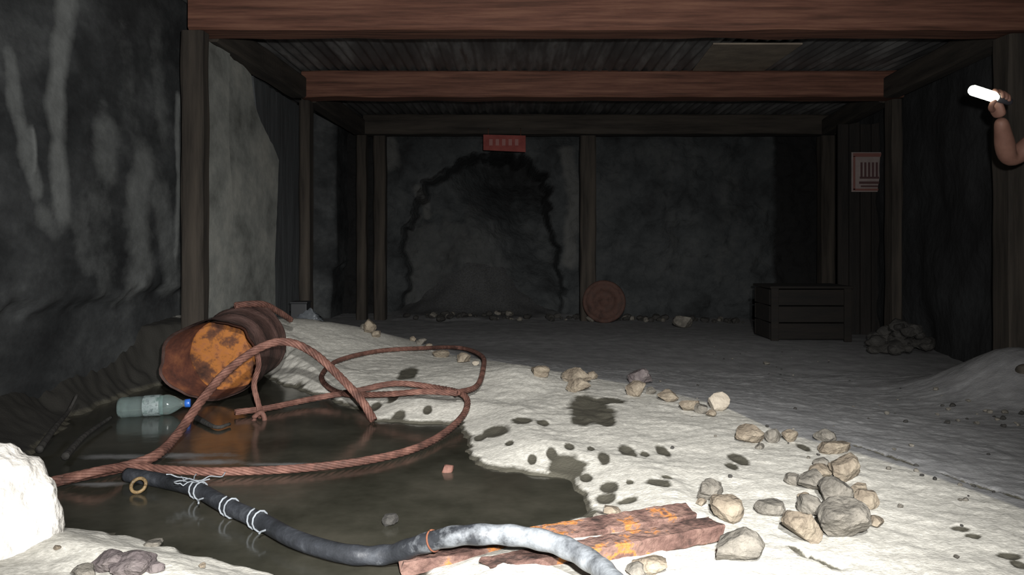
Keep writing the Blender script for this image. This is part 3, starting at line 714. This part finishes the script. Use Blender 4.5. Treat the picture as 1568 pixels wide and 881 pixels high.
for p in body.data.polygons:
    c = p.center
    if c.z < fy+.16: i = 3
    elif c.z < .87 and not (c.y > py_+.15 and c.z < .95 and c.z > .66 and c.x > px_+.08): i = 2
    elif c.z > 1.385: i = 1
    elif c.x < up_mid.x+.02 and c.y < 3.42: i = 1
    elif c.y > py_+.15 and c.z < 1.0 and c.x > px_+.08: i = 1
    else: i = 0
    p.material_index = i
# hand gripping the lamp: palm plus five bent fingers
lampA = P(1486,137,3.15); lampB = P(1533,152,3.19)
ax = (lampB-lampA).normalized(); hc = lampB-ax*.012
palm_c = hc+Vector((.012,.035,-.03))
Vh = [tuple(wri), tuple(wri.lerp(palm_c,.5)), tuple(palm_c), tuple(palm_c+Vector((-.01,.004,.028)))]
Eh = [(0,1),(1,2),(2,3)]; Rh = [(.026,.020),(.033,.019),(.036,.017),(.032,.015)]
hand = skinmesh('hand_palm', Vh, Eh, Rh, [M_skin])
for k in range(4):
    off = ax*(.030-.019*k)+Vector((0,0,.002*k)); ln = [1,1.1,1.05,.85][k]; r = [.0085,.009,.0088,.0078][k]
    b0 = palm_c+Vector((-.004,.0,.030))+off*.9
    pts = [b0-Vector((0,0,.02)), b0+Vector((0,-.006,.016*ln)), b0+Vector((0,-.032*ln,.026)), b0+Vector((0,-.054*ln,.012)), b0+Vector((0,-.056*ln,-.010))]
    skinmesh('finger_%d' % (k+1), pts, [(0,1),(1,2),(2,3),(3,4)], [r*1.1, r, r, r*.92, r*.8], [M_skin])
tb = wri.lerp(palm_c,.55)+ax*(-.025)
skinmesh('thumb', [tb, tb+Vector((-.022,-.018,.006)), tb+Vector((-.030,-.040,.020)), tb+Vector((-.020,-.052,.036))], [(0,1),(1,2),(2,3)], [.013,.012,.0105,.009], [M_skin])
right_wrist = Vector(V[18])
Vh = [right_wrist, right_wrist+Vector((-.01,0,-.045)), right_wrist+Vector((-.015,0,-.085))]
skinmesh('right_hand_palm', Vh, [(0,1),(1,2)], [(.024,.02),(.032,.017),(.03,.014)], [M_skin])
for k in range(4):
    b0 = right_wrist+Vector((-.035+.019*k, -.004, -.085)); ln = [.9,1.05,1,.8][k]
    skinmesh('right_finger_%d' % (k+1), [b0+Vector((0,0,.02)), b0-Vector((0,0,.02*ln)), b0+Vector((0,-.012,-.045*ln)), b0+Vector((0,-.026,-.062*ln))], [(0,1),(1,2),(2,3)], [.0092,.0088,.008,.007], [M_skin])
tb = right_wrist+Vector((-.03,0,-.03)); skinmesh('right_thumb', [tb, tb+Vector((-.02,-.01,-.02)), tb+Vector((-.022,-.018,-.05))], [(0,1),(1,2)], [.012,.011,.009], [M_skin])
# head
hc_ = Vector((px_-.04, py_, 1.55))
bm = bmesh.new(); bmesh.ops.create_uvsphere(bm, u_segments=48, v_segments=36, radius=1)
for v in bm.verts:
    p = v.co.copy(); x, y, z = p   # face looks to -X
    sx, sy, sz = .098, .076, .118
    jaw = max(0, -z); sy *= 1-.28*jaw**1.5; sx *= 1-.10*jaw
    X = x*sx; Yv = y*sy; Zv = z*sz
    X -= .026*math.exp(-(y/.17)**2-((z+.12)/.20)**2)*(x < 0)          # nose
    X -= .010*math.exp(-(y/.15)**2-((z-.12)/.22)**2)*(x < 0)          # bridge
    for s in (-1, 1): X += .012*math.exp(-((y-s*.38)/.16)**2-((z-.08)/.12)**2)*(x < 0)   # sockets
    X -= .007*math.exp(-(y/.30)**2-((z+.48)/.07)**2)*(x < 0)          # upper lip
    X -= .007*math.exp(-(y/.26)**2-((z+.62)/.06)**2)*(x < 0)
    X -= .012*math.exp(-(y/.30)**2-((z+.88)/.14)**2)*(x < 0)          # chin
    X -= .006*math.exp(-(y/.6)**2-((z-.26)/.08)**2)*(x < 0)           # brow
    v.co = hc_+Vector((X, Yv, Zv))
me = bpy.data.meshes.new('head'); bm.to_mesh(me); bm.free(); me.materials.append(M_skin); me.polygons.foreach_set('use_smooth', [True]*len(me.polygons))
o = bpy.data.objects.new('head', me); sc.collection.objects.link(o); o.parent = pe
M_hair = mat('brown_hair', [(.02,.012,.008),(.06,.035,.02)], scale=30, bump=.6, stretch=(1,1,.2))
bm = bmesh.new(); bmesh.ops.create_uvsphere(bm, u_segments=40, v_segments=30, radius=1)
kill = []
for v in bm.verts:
    x, y, z = v.co
    if z < .38 and x < -.15 or z < -.45: kill.append(v)
    k = 1+.04*noise.noise(Vector((x*6, y*6, z*3))); v.co = hc_+Vector((x*.107*k, y*.085*k, z*.126*k))
bmesh.ops.delete(bm, geom=kill, context='VERTS')
me = bpy.data.meshes.new('hair'); bm.to_mesh(me); bm.free(); me.materials.append(M_hair); o = bpy.data.objects.new('hair', me); sc.collection.objects.link(o); o.parent = pe
M_eye = flat('eye_white', (.7,.7,.68), .2); M_iris = flat('iris', (.05,.03,.02), .2)
for s in (-1, 1):
    for r, dx, m, nm in ((.0125, 0, M_eye, 'eye'), (.006, -.0082, M_iris, 'iris')):
        bm = bmesh.new(); bmesh.ops.create_uvsphere(bm, u_segments=16, v_segments=12, radius=r)
        me = bpy.data.meshes.new(nm); bm.to_mesh(me); bm.free(); me.materials.append(m)
        o = bpy.data.objects.new(nm, me); o.location = hc_+Vector((-.078+dx, s*.030, .010)); sc.collection.objects.link(o); o.parent = pe
    vs_, fs_ = lathe([(.001,.004),(.012,.006),(.020,.0),(.022,.006),(.018,.012),(.001,.010)], 20)
    vs_ = [hc_+Vector((y_*.8+.012, s*(.074+z_), x_*1.45-.005)) for x_, y_, z_ in vs_]; mobj('ear', vs_, fs_, M_skin, pe)
# LED work light in the hand
le = empty('led_work_light')
def capsule(nm, A, B, r, m, flatten=None):
    dd = (B-A); pts = [A+dd*t for t in (0,.03,.1,.5,.9,.97,1)]; rr = [r*.4,r*.8,r,r,r,r*.8,r*.4]
    T, N, Bq = frames(pts); vs = []; fs = []
    for i, p in enumerate(pts):
        for k in range(20):
            a = 2*math.pi*k/20; vs.append(p+(N[i]*math.cos(a)+Bq[i]*math.sin(a))*rr[i])
    for i in range(len(pts)-1):
        for k in range(20): fs.append((i*20+k, i*20+(k+1)%20, (i+1)*20+(k+1)%20, (i+1)*20+k))
    fs += [tuple(range(20))[::-1], tuple((len(pts)-1)*20+k for k in range(20))]
    return mobj(nm, vs, fs, m, le)
M_led = flat('led_lens', (.95,1.0,.84), .3, 0, 8)
capsule('light_tube', lampA, lampA.lerp(lampB,.86), .021, M_led)
capsule('handle', lampA.lerp(lampB,.84), lampB+ax*.05, .015, flat('lamp_handle', (.03,.03,.035), .5))

# ------------------------------------------------------------------ lights
def spot(name, loc, tgt, power, ang, blend, rad, col=(1,1,1)):
    L = bpy.data.lights.new(name, 'SPOT'); L.energy = power; L.spot_size = math.radians(ang); L.spot_blend = blend; L.shadow_soft_size = rad; L.color = col
    o = bpy.data.objects.new(name, L); o.location = loc; o.rotation_euler = (Vector(tgt)-Vector(loc)).to_track_quat('-Z', 'Y').to_euler(); sc.collection.objects.link(o); return o
spot('camera_flash', (.09, .0, .80), (-.15, 4, .90), 520, 108, .9, .02, (1,.98,.96))
spot('sand_fill_spot', (.10, -.35, 1.35), (.10, 2.8, 0), 740, 62, .9, .03, (1,.99,.97))  # added fill spot: evens out the flash falloff and brightens the sand
w = bpy.data.worlds.new('dark'); sc.world = w; w.use_nodes = True
w.node_tree.nodes['Background'].inputs[0].default_value = (.5,.6,.7,1); w.node_tree.nodes['Background'].inputs[1].default_value = .003
# ------------------------------------------------------------------ camera
cam = bpy.data.cameras.new('camera'); cam.sensor_width = 36; cam.lens = 36*F/1568; cam.shift_y = -(440.5-HZ)/1568; cam.clip_start = .05
co = bpy.data.objects.new('camera', cam); co.location = (0,0,CH); co.rotation_euler = (math.pi/2,0,0); sc.collection.objects.link(co); sc.camera = co
